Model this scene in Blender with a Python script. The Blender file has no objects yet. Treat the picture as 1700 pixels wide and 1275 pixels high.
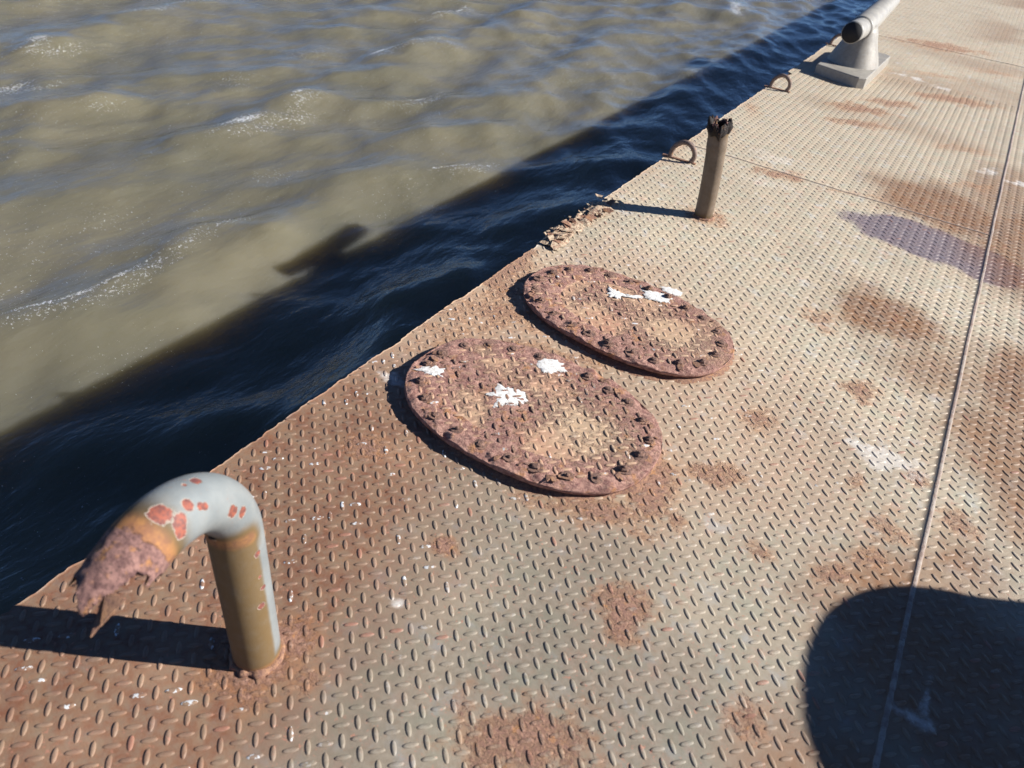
import bpy, math, random
import numpy as np

# ---------------------------------------------------------------- units
A = 0.041                      # one tread-pattern pitch of the chequer plate, in metres
sc = bpy.context.scene
COL = sc.collection
rng = np.random.RandomState(7)
random.seed(7)

# ---------------------------------------------------------------- camera
CAM_H = 32.103
F_PX = 1235.0
pitch, roll, yaw = 0.9126, 0.1321, 0.4768
def rz(t):
    c, s = math.cos(t), math.sin(t); return np.array([[c, -s, 0], [s, c, 0], [0, 0, 1]])
def rx(t):
    c, s = math.cos(t), math.sin(t); return np.array([[1, 0, 0], [0, c, -s], [0, s, c]])
Rc = rz(yaw) @ rx(pitch) @ rz(roll)
cam_d = bpy.data.cameras.new('camera')
cam = bpy.data.objects.new('camera', cam_d)
COL.objects.link(cam)
from mathutils import Matrix
M4 = Matrix([list(Rc[0]) + [0], list(Rc[1]) + [0], list(Rc[2]) + [CAM_H * A], [0, 0, 0, 1]])
cam.matrix_world = M4
cam_d.sensor_width = 36.0
cam_d.lens = F_PX / 1700.0 * 36.0
cam_d.clip_start = 0.02
cam_d.clip_end = 2000
cam_d.dof.use_dof = True
cam_d.dof.focus_distance = 2.35
cam_d.dof.aperture_fstop = 4.8
sc.camera = cam

# ---------------------------------------------------------------- sky and sun
SUN_EL = math.radians(30.5)
sun_h = np.array([0.876, 0.482])
sun_az = math.atan2(sun_h[0], sun_h[1])         # clockwise from +Y
w = bpy.data.worlds.new('World'); sc.world = w; w.use_nodes = True
nt = w.node_tree; nt.nodes.clear()
sky = nt.nodes.new('ShaderNodeTexSky'); sky.sky_type = 'NISHITA'
sky.sun_disc = False; sky.sun_elevation = SUN_EL; sky.sun_rotation = sun_az
sky.altitude = 6000; sky.air_density = 0.8; sky.dust_density = 0.0; sky.ozone_density = 5.0
bg = nt.nodes.new('ShaderNodeBackground'); bg.inputs['Strength'].default_value = 0.065
wo = nt.nodes.new('ShaderNodeOutputWorld')
nt.links.new(sky.outputs[0], bg.inputs[0]); nt.links.new(bg.outputs[0], wo.inputs[0])

sd = bpy.data.lights.new('sun', 'SUN'); sd.energy = 5.0; sd.angle = math.radians(0.5); sd.color = (1.0, 0.955, 0.89)
sun = bpy.data.objects.new('sun', sd); COL.objects.link(sun)
from mathutils import Vector
sv = Vector((sun_h[0] * math.cos(SUN_EL), sun_h[1] * math.cos(SUN_EL), math.sin(SUN_EL)))
sun.rotation_euler = sv.to_track_quat('Z', 'Y').to_euler()
sun.location = sv * 20

sc.view_settings.view_transform = 'Standard'
sc.view_settings.look = 'None'
sc.view_settings.gamma = 1.0
sc.view_settings.use_curve_mapping = False
sc.view_settings.exposure = 0.75

# ---------------------------------------------------------------- numpy noise
_perm = np.random.RandomState(11).permutation(512)
_val = np.random.RandomState(12).rand(512) * 2 - 1
def _h(ix, iy, iz):
    return _val[_perm[(ix + _perm[(iy + _perm[iz & 511]) & 511]) & 511]]
def vnoise(x, y, z=0.0):
    x, y, z = np.broadcast_arrays(np.asarray(x, float), np.asarray(y, float), np.asarray(z, float))
    ix, iy, iz = np.floor(x).astype(int), np.floor(y).astype(int), np.floor(z).astype(int)
    fx, fy, fz = x - ix, y - iy, z - iz
    fx, fy, fz = [t * t * t * (t * (t * 6 - 15) + 10) for t in (fx, fy, fz)]
    def L(a, b, t): return a + (b - a) * t
    c = lambda i, j, k: _h(ix + i, iy + j, iz + k)
    return L(L(L(c(0,0,0), c(1,0,0), fx), L(c(0,1,0), c(1,1,0), fx), fy),
             L(L(c(0,0,1), c(1,0,1), fx), L(c(0,1,1), c(1,1,1), fx), fy), fz)
def fbm(x, y, z=0.0, o=4):
    s = 0; a = 0.5; f = 1.0
    for k in range(o):
        s = s + a * vnoise(np.asarray(x) * f + 17.3 * k, np.asarray(y) * f - 9.1 * k, np.asarray(z) * f + 3.7 * k); a *= 0.5; f *= 2.03
    return s
def sstep(a, b, x):
    t = np.clip((x - a) / (b - a), 0, 1); return t * t * (3 - 2 * t)

# ---------------------------------------------------------------- mesh helpers (coordinates in pitch units)
def mesh_from(name, V, F, mat=None, attrs=None, smooth=True):
    V = np.asarray(V, np.float64)
    me = bpy.data.meshes.new(name)
    if isinstance(F, np.ndarray):
        n, k = F.shape
        me.vertices.add(len(V)); me.vertices.foreach_set('co', (V * A).astype(np.float32).ravel())
        me.loops.add(n * k); me.loops.foreach_set('vertex_index', F.astype(np.int32).ravel())
        me.polygons.add(n); me.polygons.foreach_set('loop_start', np.arange(0, n * k, k, dtype=np.int32))
        me.update(calc_edges=True)
    else:
        me.from_pydata([tuple(v) for v in (V * A)], [], [tuple(f) for f in F]); me.update()
    if attrs:
        for an, arr in attrs.items():
            arr = np.asarray(arr, np.float32)
            if arr.ndim == 1:
                at = me.attributes.new(an, 'FLOAT', 'POINT'); at.data.foreach_set('value', arr)
            else:
                at = me.attributes.new(an, 'FLOAT_COLOR', 'POINT')
                c = np.ones((len(V), 4), np.float32); c[:, :arr.shape[1]] = arr
                at.data.foreach_set('color', c.ravel())
    if mat: me.materials.append(mat)
    if smooth: me.polygons.foreach_set('use_smooth', np.ones(len(me.polygons), bool))
    return me
def link(name, data, parent=None, loc=None, rot=None):
    o = bpy.data.objects.new(name, data); COL.objects.link(o)
    if parent: o.parent = parent
    if loc is not None: o.location = [c * A for c in loc]
    if rot is not None: o.rotation_euler = rot
    return o
def thing(name, label, cat, loc=(0, 0, 0), rot=(0, 0, 0), group=None, data=None):
    o = link(name, data, None, loc, rot); o['label'] = label; o['category'] = cat
    if group: o['group'] = group
    return o
def grid_faces(nx, ny, wrap=False):
    i = np.arange(nx if wrap else nx - 1)[:, None]; j = np.arange(ny - 1)[None, :]
    i2 = (i + 1) % nx
    a = i * ny + j; b = i2 * ny + j; c = i2 * ny + j + 1; d = i * ny + j + 1
    return np.stack([a, b, c, d], -1).reshape(-1, 4)
def tube(P, rad, n=24, cap=True):
    """swept tube along points P, radius scalar or per ring or (ring, n)"""
    P = np.asarray(P, float); m = len(P)
    T = np.gradient(P, axis=0); T /= np.linalg.norm(T, axis=1)[:, None]
    ref = np.array([0, 0, 1.0]) if abs(T[0][2]) < 0.8 else np.array([1.0, 0, 0])
    N = np.zeros_like(P); n0 = ref - T[0] * (ref @ T[0]); N[0] = n0 / np.linalg.norm(n0)
    for k in range(1, m):
        v = N[k-1] - T[k] * (N[k-1] @ T[k]); N[k] = v / np.linalg.norm(v)
    B = np.cross(T, N)
    a = np.linspace(0, 2 * np.pi, n, endpoint=False)
    rad = np.broadcast_to(np.asarray(rad, float).reshape((-1, 1)) if np.ndim(rad) < 2 else rad, (m, n))
    V = P[:, None, :] + rad[..., None] * (np.cos(a)[None, :, None] * N[:, None, :] + np.sin(a)[None, :, None] * B[:, None, :])
    V = V.reshape(-1, 3)
    F = []
    for k in range(m - 1):
        for q in range(n):
            F.append((k*n + q, k*n + (q+1) % n, (k+1)*n + (q+1) % n, (k+1)*n + q))
    if cap:
        F.append(tuple(reversed(range(n)))); F.append(tuple((m-1)*n + q for q in range(n)))
    return V, F, (T, N, B)

# ---------------------------------------------------------------- node helpers
class NT:
    def __init__(s, name):
        s.m = bpy.data.materials.new(name); s.m.use_nodes = True
        s.t = s.m.node_tree; s.t.nodes.clear()
        s.out = s.t.nodes.new('ShaderNodeOutputMaterial')
        s.b = s.t.nodes.new('ShaderNodeBsdfPrincipled'); s.t.links.new(s.b.outputs[0], s.out.inputs[0])
        s.co = s.t.nodes.new('ShaderNodeTexCoord').outputs['Object']
        g = s.t.nodes.new('ShaderNodeNewGeometry'); s.pos = g.outputs['Position']
    def put(s, sock, v):
        if hasattr(v, 'links') or isinstance(v, bpy.types.NodeSocket): s.t.links.new(v, sock)
        elif isinstance(v, (tuple, list)) and len(v) == 3 and sock.type == 'RGBA': sock.default_value = (*v, 1)
        else: sock.default_value = v
    def noise(s, scale, detail=4, rough=.55, dist=0, vec=None, out='Fac', off=None):
        n = s.t.nodes.new('ShaderNodeTexNoise'); n.inputs['Scale'].default_value = scale
        n.inputs['Detail'].default_value = detail; n.inputs['Roughness'].default_value = rough; n.inputs['Distortion'].default_value = dist
        v = vec if vec is not None else s.pos
        if off:
            v = s.vmath('ADD', v, off)
        s.t.links.new(v, n.inputs['Vector']); return n.outputs[out]
    def voro(s, scale, feat='F1', vec=None, out='Distance', rand=1.0):
        n = s.t.nodes.new('ShaderNodeTexVoronoi'); n.feature = feat; n.inputs['Scale'].default_value = scale
        n.inputs['Randomness'].default_value = rand
        s.t.links.new(vec if vec is not None else s.pos, n.inputs['Vector']); return n.outputs[out]
    def vmath(s, op, a, b):
        n = s.t.nodes.new('ShaderNodeVectorMath'); n.operation = op; s.put(n.inputs[0], a); s.put(n.inputs[1], b); return n.outputs[0]
    def math(s, op, a, b=0.0, clamp=False):
        n = s.t.nodes.new('ShaderNodeMath'); n.operation = op; n.use_clamp = clamp; s.put(n.inputs[0], a); s.put(n.inputs[1], b); return n.outputs[0]
    def ramp(s, v, a, b, lo=0.0, hi=1.0):
        n = s.t.nodes.new('ShaderNodeMapRange'); n.interpolation_type = 'SMOOTHSTEP'
        s.put(n.inputs['Value'], v); n.inputs['From Min'].default_value = a; n.inputs['From Max'].default_value = b
        n.inputs['To Min'].default_value = lo; n.inputs['To Max'].default_value = hi; return n.outputs[0]
    def mix(s, f, a, b):
        n = s.t.nodes.new('ShaderNodeMix'); n.data_type = 'RGBA'
        s.put(n.inputs[0], f); s.put(n.inputs[6], a); s.put(n.inputs[7], b); return n.outputs[2]
    def attr(s, name, out='Fac'):
        n = s.t.nodes.new('ShaderNodeAttribute'); n.attribute_name = name; return n.outputs[out]
    def sep(s, v):
        n = s.t.nodes.new('ShaderNodeSeparateColor'); s.t.links.new(v, n.inputs[0]); return n.outputs
    def bump(s, h, dist, strength=1.0, normal=None):
        n = s.t.nodes.new('ShaderNodeBump'); n.inputs['Strength'].default_value = strength; n.inputs['Distance'].default_value = dist
        s.put(n.inputs['Height'], h)
        if normal is not None: s.t.links.new(normal, n.inputs['Normal'])
        return n.outputs[0]
    def fin(s, color=None, rough=None, normal=None, metal=None, spec=None):
        if color is not None: s.put(s.b.inputs['Base Color'], color)
        if rough is not None: s.put(s.b.inputs['Roughness'], rough)
        if normal is not None: s.put(s.b.inputs['Normal'], normal)
        if metal is not None: s.put(s.b.inputs['Metallic'], metal)
        if spec is not None: s.put(s.b.inputs['Specular IOR Level'], spec)
        return s.m

# ---------------------------------------------------------------- stains on the deck (where the photo's stains are)
def ell(x, y, cx, cy, rx_, ry_, ang=0.0, soft=0.5, wob=0.35, fs=0.25):
    c, s = math.cos(ang), math.sin(ang)
    dx, dy = x - cx, y - cy
    u = (dx * c + dy * s) / rx_; v = (-dx * s + dy * c) / ry_
    d = np.sqrt(u * u + v * v) + wob * fbm(x * fs + cx, y * fs + cy, 0, 3) * 1.6
    return 1 - sstep(1 - soft, 1 + soft, d)
RUST = [  # cx, cy, rx, ry, strength : patches of orange-brown scale
 (-3.4,44.7,1.3,1.2,.8),(0.5,32.7,.8,.9,.7),(4.2,33.6,1.2,1.1,.7),(6.0,36.6,1.3,1.0,.7),(-4.2,37.4,2.0,1.3,.7),(-4.7,24.5,1.5,1.8,.85),
 (-14.3,22.4,.7,.6,.9),(-5,15.6,3.0,2.2,.8),(-22.6,25.6,1.6,1.1,.75),(2.0,53.6,1.4,1.6,.8),(6.0,39.7,1.4,1.3,.8),(3.77,42.5,.8,1.0,.6),
 (7.3,45.6,.9,.9,.7),(10.0,43.0,1.2,1.2,.65),(2.8,22.6,1.2,1.2,.6),(-15.2,93.4,3.2,1.5,.8),(-7.5,94.2,4,.6,.55),(-13.3,133,4.5,2.6,.8),(-11.7,124.5,5,1.8,.7),
 (-2,153.6,6,3,.8),(-9.5,201,9,5,.75),(-10,141,4,2.5,.75),(-3,62,1.5,2.2,.6),(-27,104,1.6,3.2,.6),(-26.5,117,1.4,4,.5),(-19,41.7,6,1.2,.6),(-6.6,33.5,1.5,3.4,.95),(-9,29.6,3,1.1,.9),
 (-27.5,50,2.2,8,.75),(-23,45,5,2.0,.7),(-26.5,40,2.6,7,.5),(-20.5,26.2,1.0,.7,.5),(-17.2,12.0,2.2,1.9,1.0),(-18.2,74.3,2.2,2.2,.7),(5.5,110,3,1.6,.6),(2,125,5,2.2,.5),(-23,150,2,8,.5),(-6,170,6,2,.5),(3,185,5,3,.5)]
def stains(x, y):
    x = np.asarray(x, float); y = np.asarray(y, float)
    rust = np.zeros_like(x)
    for cx, cy, a, b, s in RUST:
        m = (abs(x - cx) < 3 * a) & (abs(y - cy) < 3 * b)
        if m.any():
            rust[m] = np.maximum(rust[m], 1.15 * s * ell(x[m], y[m], cx, cy, a, b, .4, .95, .55, .8))
    # warm rusty wash over the near left and along the edge
    edge = np.exp(-(x + 28.4) / 2.2) * (0.35 + 0.5 * fbm(y * .12, x * .1, 3))
    left = 1 - sstep(-21, -9, x + (y - 12) * .16 + 4 * fbm(x * .1, y * .1, 5))
    wash = np.clip(1.0 * left * (1 - sstep(14, 40, y)) + .62 * (1 - sstep(-22, -9, x)) * (1 - sstep(44, 66, y)), 0, 1)
    wash = np.maximum(wash, .5 * ell(x, y, -16, 41, 16, 18, 0, .5, .4, .1))
    rust = np.maximum(rust, np.clip(edge, 0, 1) * .9)
    dark = 0 * x; pur = 0 * x; white = 0 * x
    dark = np.maximum(dark, 1.0 * ell(x, y, 2.0, 99.5, 8.0, 8.0, -.25, .4, .3, .15))
    dark = np.maximum(dark, .95 * ell(x, y, 12.5, 93, 5.5, 15, 0, .5, .4, .15))
    dark = np.maximum(dark, .75 * ell(x, y, 11, 104, 6.5, 16, 0, .5, .4, .15))
    dark = np.maximum(dark, 1.0 * ell(x, y, 2.2, 66.3, 5.2, 4.0, -.35, .6, .5, .3))
    dark = np.maximum(dark, .75 * ell(x, y, 8, 61.5, 6.5, 4.6, -.3, .8, .5, .2))
    dark = np.maximum(dark, 1.0 * ell(x, y, 13.6, 63.5, 3.6, 7, 0, .6, .4, .2))
    dark = np.maximum(dark, .9 * ell(x, y, 13, 52, 5, 8, .2, .7, .5, .2))
    dark = np.maximum(dark, .45 * ell(x, y, 8.5, 39, 2.2, 2.6, 0, .9, .5, .3))
    dark = np.maximum(dark, .42 * ell(x, y, -2, 160, 22, 7, .1, .8, .7, .06))
    dark = np.maximum(dark, .40 * ell(x, y, 2, 192, 20, 6, .05, .8, .7, .06))
    dark = np.maximum(dark, .35 * ell(x, y, 0, 128, 14, 4, -.15, .8, .7, .1))
    dark = np.maximum(dark, .95 * ell(x, y, 12, 32, 6.5, 7, 0, .5, .5, .3))
    dark = np.maximum(dark, .8 * ell(x, y, 8.5, 22, 4.5, 4, 0, .5, .5, .3))
    dark = np.maximum(dark, .55 * sstep(.02, .45, fbm(x * .045, y * .03, 8, 3)) * sstep(-12, 4, x))
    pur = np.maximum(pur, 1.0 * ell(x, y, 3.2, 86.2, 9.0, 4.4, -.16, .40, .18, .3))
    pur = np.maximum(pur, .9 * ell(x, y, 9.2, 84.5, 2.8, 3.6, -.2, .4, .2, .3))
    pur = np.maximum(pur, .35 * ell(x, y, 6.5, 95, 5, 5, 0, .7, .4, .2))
    for cx, cy, a, b, s in [(4.6,46.0,2.6,1.6,.75),(4.2,48.4,2.6,2.0,.4),(-17,98,2.6,1.6,.6),(-19.5,99.5,1.6,1.4,.5),(-15,89,3,1.5,.5),(6.5,118,1.5,1.2,.9),(10.5,116,1.5,1.4,.9),
                            (-12,164,1.1,1.2,.9),(-9,163,1.2,1.3,.9),(-5,160,1.8,1.6,.8),(-25.5,31.8,1.4,.7,.8),(-22.9,73,1.0,.5,.5),(-14.2,18.0,.4,.3,1),(-17.4,61.5,.5,.3,.9),(12,40,2.5,2,.35),(9.5,27.2,.8,.5,.8),(9.9,28.6,.22,1.1,.6)]:
        white = np.maximum(white, s * ell(x, y, cx, cy, a, b, 0, .7, .9, .9))
    grey = np.clip(.95 * (1 - sstep(12, 60, y + .15 * x + 9 * fbm(x * .07, y * .07, 6, 3))) + .35 * fbm(x * .15, y * .15, 2, 3), 0, 1)
    return np.stack([rust, dark, pur], 1), np.stack([white, wash, grey], 1)
def undulate(x, y):
    return .16 * fbm(x * .05, y * .04, 2, 2) + .08 * fbm(x * .22, y * .22, 6, 2)

# ---------------------------------------------------------------- materials
def steel_material(name, hatch=False):
    n = NT(name)
    m1 = n.sep(n.attr('m1', 'Color')); m2 = n.sep(n.attr('m2', 'Color'))
    rnd = n.attr('rnd')
    fine = n.noise(420, 5, .65); med = n.noise(70, 5, .6); big = n.noise(9, 4, .6); vfine = n.noise(1300, 3, .6)
    if hatch:
        base = n.mix(n.ramp(med, .3, .7), (.58, .41, .26), (.50, .385, .265))
    else:
        base = n.mix(n.ramp(big, .3, .7), (.57, .478, .35), (.52, .45, .34))
    base = n.mix(n.math('MULTIPLY', m2[2], .9), base, n.mix(n.ramp(med, .3, .7), (.205, .172, .132), (.265, .228, .182)))
    base = n.mix(n.ramp(med, .62, .78, 0, .35), base, (.40, .37, .31))
    base = n.mix(n.ramp(fine, .3, .5, .28, 0), base, (.33, .26, .19))
    if not hatch:
        def tint(sc_, off, col, a, b, amt):
            f_ = n.ramp(n.noise(sc_, 5, .62, off=off), a, b, 0, amt)
            c_ = n.mix(n.ramp(m2[2], 0, 1), col, tuple(v * .5 for v in col))
            return n.mix(f_, base, c_)
        base = tint(13, (4, 2, 1), (.47, .48, .37), .47, .64, .45)
        base = tint(17, (1, 7, 3), (.64, .44, .34), .54, .70, .55)
        base = tint(15, (8, 1, 6), (.58, .59, .58), .54, .70, .55)
        base = tint(60, (2, 9, 5), (.50, .35, .24), .55, .70, .50)
    # warm wash of thin rust
    wm = n.math('MULTIPLY', m2[1], n.ramp(med, .25, .7, .55, 1.0))
    washc = n.mix(n.ramp(n.noise(26, 4, .6), .35, .65), (.42, .225, .14), (.48, .305, .20)) if not hatch else n.mix(n.ramp(n.noise(26, 4, .6), .35, .65), (.47, .23, .155), (.54, .33, .21))
    washc = n.mix(n.ramp(m2[2], .45, .95), washc, n.mix(n.ramp(n.noise(18, 5, .65), .35, .65), (.20, .080, .042), (.26, .150, .088)))
    base = n.mix(wm, base, washc)
    # specks of old pink primer showing
    pk = n.math('MULTIPLY', n.ramp(n.noise(120, 3, .6, off=(3, 1, 2)), .60, .68), n.ramp(n.noise(14, 2, .5, off=(7, 3, 1)), .42, .62))
    base = n.mix(n.math('MULTIPLY', pk, .65), base, (.50, .22, .15))
    # purple and dark stains
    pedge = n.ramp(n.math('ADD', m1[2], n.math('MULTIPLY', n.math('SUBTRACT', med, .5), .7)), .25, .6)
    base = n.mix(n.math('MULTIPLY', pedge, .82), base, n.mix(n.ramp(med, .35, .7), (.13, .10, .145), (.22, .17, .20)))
    dk = n.math('MULTIPLY', m1[1], n.ramp(n.noise(38, 5, .65), .25, .75, .7, 1.1), clamp=True)
    base = n.mix(n.math('MULTIPLY', dk, .92), base, n.mix(n.ramp(big, .35, .65), (.25, .108, .038), (.23, .12, .065)))
    # crusty scale
    rn = n.math('SUBTRACT', n.noise(85, 7, .75), .5)
    rfac = n.ramp(n.math('ADD', m1[0], n.math('MULTIPLY', rn, 2.4 if not hatch else 1.5)), .50 if not hatch else .36, 1.0 if not hatch else .86)
    if not hatch:
        halo = n.ramp(n.math('ADD', m1[0], n.math('MULTIPLY', n.math('SUBTRACT', n.noise(40, 5, .7), .5), 1.3)), .12, .85, 0, .62)
        base = n.mix(halo, base, n.mix(n.ramp(m2[2], 0, 1), (.54, .29, .145), (.38, .175, .08)))
        rfac = n.math('MULTIPLY', rfac, .85)
    rc = n.mix(n.ramp(n.noise(150, 4, .65), .35, .65), (.26, .14, .11), (.44, .25, .175))
    if hatch:
        rc = n.mix(n.ramp(n.noise(75, 6, .72), .36, .64), (.29, .135, .115), (.60, .35, .275))
        rc = n.mix(n.ramp(n.noise(210, 4, .7, off=(1, 5, 2)), .58, .7, 0, .6), rc, (.33, .21, .20))
    org = n.math('MULTIPLY', n.ramp(n.noise(22 if hatch else 45, 6, .6, off=(9, 2, 4)), .54, .70), .75 if hatch else .9)
    rc = n.mix(org, rc, (.60, .29, .11))
    rc = n.mix(n.ramp(n.noise(220 if hatch else 300, 4, .65, off=(2, 2, 9)), .32, .41, .8, 0), rc, (.06, .035, .03))
    base = n.mix(rfac, base, rc)
    # white chalk / droppings wash
    wf = n.ramp(n.math('ADD', m2[0], n.math('MULTIPLY', n.math('SUBTRACT', n.noise(60, 6, .75), .5), 1.2)), .25, 1.2)
    base = n.mix(n.math('MULTIPLY', wf, .85), base, (.78, .76, .73))
    base = n.mix(n.math('MULTIPLY', n.ramp(n.attr('stud'), .5, 1.0), n.ramp(med, .35, .65, .0, .16)), base, (.42, .39, .34) if not hatch else (.50, .36, .28))
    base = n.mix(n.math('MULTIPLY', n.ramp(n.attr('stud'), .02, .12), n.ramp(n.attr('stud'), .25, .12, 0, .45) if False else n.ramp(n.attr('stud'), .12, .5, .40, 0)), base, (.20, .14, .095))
    # chips on individual treads: bright metal and white paint
    chip = n.math('MULTIPLY', n.ramp(rnd, .89, .92), n.ramp(n.noise(110, 2, .5, off=(5, 0, 3)), .54, .60))
    base = n.mix(n.math('MULTIPLY', chip, n.ramp(m2[1], .1, .6, .12, 1)), base, (.66, .68, .70))
    redt = n.math('MULTIPLY', n.ramp(rnd, .03, .02), n.ramp(fine, .4, .55, .3, .8))
    base = n.mix(n.math('MULTIPLY', redt, n.ramp(n.attr('stud'), .2, .6)), base, (.36, .16, .11))
    # grime in the low ground between treads, pits
    pit = n.ramp(n.voro(95), .0, .12, 1, 0)
    pit = n.math('MULTIPLY', pit, n.ramp(n.noise(21, 3, .6), .55, .7))
    base = n.mix(n.math('MULTIPLY', pit, .6), base, (.10, .06, .04))
    h = n.math('ADD', n.math('MULTIPLY', fine, .35), n.math('MULTIPLY', vfine, .14))
    crust = n.math('MULTIPLY', rfac, n.math('ADD', n.noise(130, 7, .75), n.math('MULTIPLY', n.noise(330, 4, .7), .5)))
    h = n.math('ADD', h, n.math('MULTIPLY', crust, 4.5 if hatch else 1.8))
    nb = n.bump(h, .0022, .9)
    ro = n.ramp(n.math('ADD', med, n.math('MULTIPLY', rfac, .5)), .3, .9, .46, .8)
    ro = n.math('SUBTRACT', ro, n.math('MULTIPLY', pedge, .12))
    return n.fin(base, ro, nb, spec=.5)
M_deck = steel_material('weathered_chequer_plate')
M_hatch = steel_material('rusty_hatch_plate', True)

def rust_material(name, c1=(.20,.105,.08), c2=(.40,.22,.13), sc_=1.0, bumpd=.003):
    n = NT(name)
    a = n.noise(110*sc_, 6, .7); b = n.noise(35*sc_, 4, .6, off=(4,4,1))
    c = n.mix(n.ramp(a, .35, .65), c1, c2)
    c = n.mix(n.ramp(b, .55, .72, 0, .7), c, (.48, .25, .11))
    c = n.mix(n.ramp(n.noise(260*sc_, 3, .6), .3, .42, .8, 0), c, (.05, .03, .025))
    h = n.math('ADD', n.noise(150*sc_, 7, .75), n.math('MULTIPLY', n.noise(420*sc_, 3, .6), .4))
    return n.fin(c, .75, n.bump(h, bumpd, 1.0))
M_rust = rust_material('brown_rust')
M_bolt = rust_material('bolt_rust', (.13,.075,.065), (.30,.17,.12), 1.4, .003)
M_black = rust_material('blackened_rust', (.008,.006,.006), (.028,.018,.016), 1.0, .005)
M_hull = rust_material('hull_side_steel', (.05,.045,.045), (.16,.09,.06), .3, .004)

def weld_mat():
    n = NT('weld_bead_metal')
    c = n.mix(n.ramp(n.noise(30, 5, .65), .35, .65), (.30, .21, .17), (.42, .36, .31))
    c = n.mix(n.ramp(n.noise(180, 4, .65), .3, .45, .6, 0), c, (.14, .08, .06))
    return n.fin(c, .55, n.bump(n.noise(260, 5, .7), .002, 1.0))
M_weld = weld_mat()

def flake_mat():
    n = NT('pale_flaking_paint')
    c = n.mix(n.ramp(n.noise(120, 6, .7), .38, .62), (.62, .53, .38), (.40, .24, .16))
    c = n.mix(n.ramp(n.noise(45, 4, .6, off=(3, 3, 3)), .50, .66, 0, .85), c, (.15, .08, .06))
    c = n.mix(n.ramp(n.noise(300, 4, .6), .3, .42, .7, 0), c, (.07, .045, .035))
    return n.fin(c, .8, n.bump(n.noise(190, 7, .75), .004, 1.0))
M_flake = flake_mat()

def drop_mat():
    n = NT('white_dropping')
    e = n.attr('edge')
    c = n.mix(n.ramp(n.noise(120, 5, .65), .35, .55), (.58, .56, .53), (.82, .82, .81))
    al = n.ramp(n.math('ADD', e, n.math('MULTIPLY', n.math('SUBTRACT', n.noise(130, 6, .75), .5), 1.5)), .10, .32)
    n.put(n.b.inputs['Alpha'], al)
    return n.fin(c, .8, n.bump(n.noise(400, 4, .6), .001, 1.0))
M_drop = drop_mat()

def pipe_mat(name, paint, paint2):
    n = NT(name)
    m = n.sep(n.attr('m1', 'Color'))     # chips, scale, ochre stain
    p = n.mix(n.ramp(n.noise(16, 4, .6), .3, .7), paint, paint2)
    p = n.mix(n.ramp(n.noise(130, 5, .7), .60, .74, 0, .35), p, (.30, .26, .20))
    # hairline scratches
    sv_ = n.vmath('MULTIPLY', n.pos, (1, 1, 5))
    scr = n.ramp(n.noise(22, 2, .5, .8, vec=sv_), .490, .50); scr2 = n.ramp(n.noise(22, 2, .5, .8, vec=sv_), .50, .510, 1, 0)
    sm = n.math('MULTIPLY', n.math('MULTIPLY', scr, scr2), n.ramp(n.noise(20, 2, .5, off=(1, 1, 1)), .50, .6))
    p = n.mix(n.math('MULTIPLY', sm, .7), p, (.33, .17, .11))
    om = n.ramp(n.math('ADD', m[2], n.math('MULTIPLY', n.math('SUBTRACT', n.noise(45, 5, .65), .5), .35)), .06, .72)
    oc = n.mix(n.ramp(m[2], .62, .92), n.mix(n.ramp(n.noise(12, 3, .6, vec=n.vmath('MULTIPLY', n.pos, (1, 1, .15))), .35, .65), (.085, .052, .017), (.165, .100, .032)), n.mix(n.ramp(n.noise(60, 4, .6), .4, .6), (.37, .165, .052), (.24, .10, .045)))
    p = n.mix(n.math('MULTIPLY', om, .95), p, oc)
    ce = n.math('ADD', m[0], n.math('MULTIPLY', n.math('SUBTRACT', n.noise(60, 5, .7), .5), 1.0))
    p = n.mix(n.ramp(ce, .36, .42), p, (.45, .40, .34))
    p = n.mix(n.ramp(ce, .42, .48), p, n.mix(n.ramp(n.noise(120, 3, .6), .4, .6), (.32, .095, .06), (.17, .065, .055)))
    rf = n.ramp(n.math('ADD', m[1], n.math('MULTIPLY', n.math('SUBTRACT', n.noise(75, 6, .7), .5), .8)), .42, .6)
    rc = n.mix(n.ramp(n.noise(110, 5, .7), .35, .65), (.16, .08, .075), (.40, .22, .185))
    rc = n.mix(n.ramp(n.noise(60, 4, .6, off=(5, 5, 5)), .56, .7, 0, .7), rc, (.58, .27, .09))
    rc = n.mix(n.ramp(n.noise(240, 3, .6), .30, .42, .85, 0), rc, (.05, .03, .03))
    p = n.mix(rf, p, rc)
    h = n.math('ADD', n.math('MULTIPLY', n.noise(180, 4, .6), .12), n.math('MULTIPLY', rf, n.math('MULTIPLY', n.noise(140, 7, .75), 2.2)))
    h = n.math('SUBTRACT', h, n.math('MULTIPLY', n.ramp(ce, .38, .46), .35))
    return n.fin(p, n.math('ADD', n.math('MULTIPLY', n.math('MAXIMUM', rf, om), .35), .45), n.bump(h, .003, .9))
M_pipe = pipe_mat('grey_blue_pipe_paint', (.20, .222, .228), (.26, .28, .28))
M_post = pipe_mat('tan_post_paint', (.17, .13, .10), (.23, .18, .14))
M_boll = pipe_mat('pale_bollard_paint', (.31, .30, .28), (.40, .385, .345))

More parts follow.
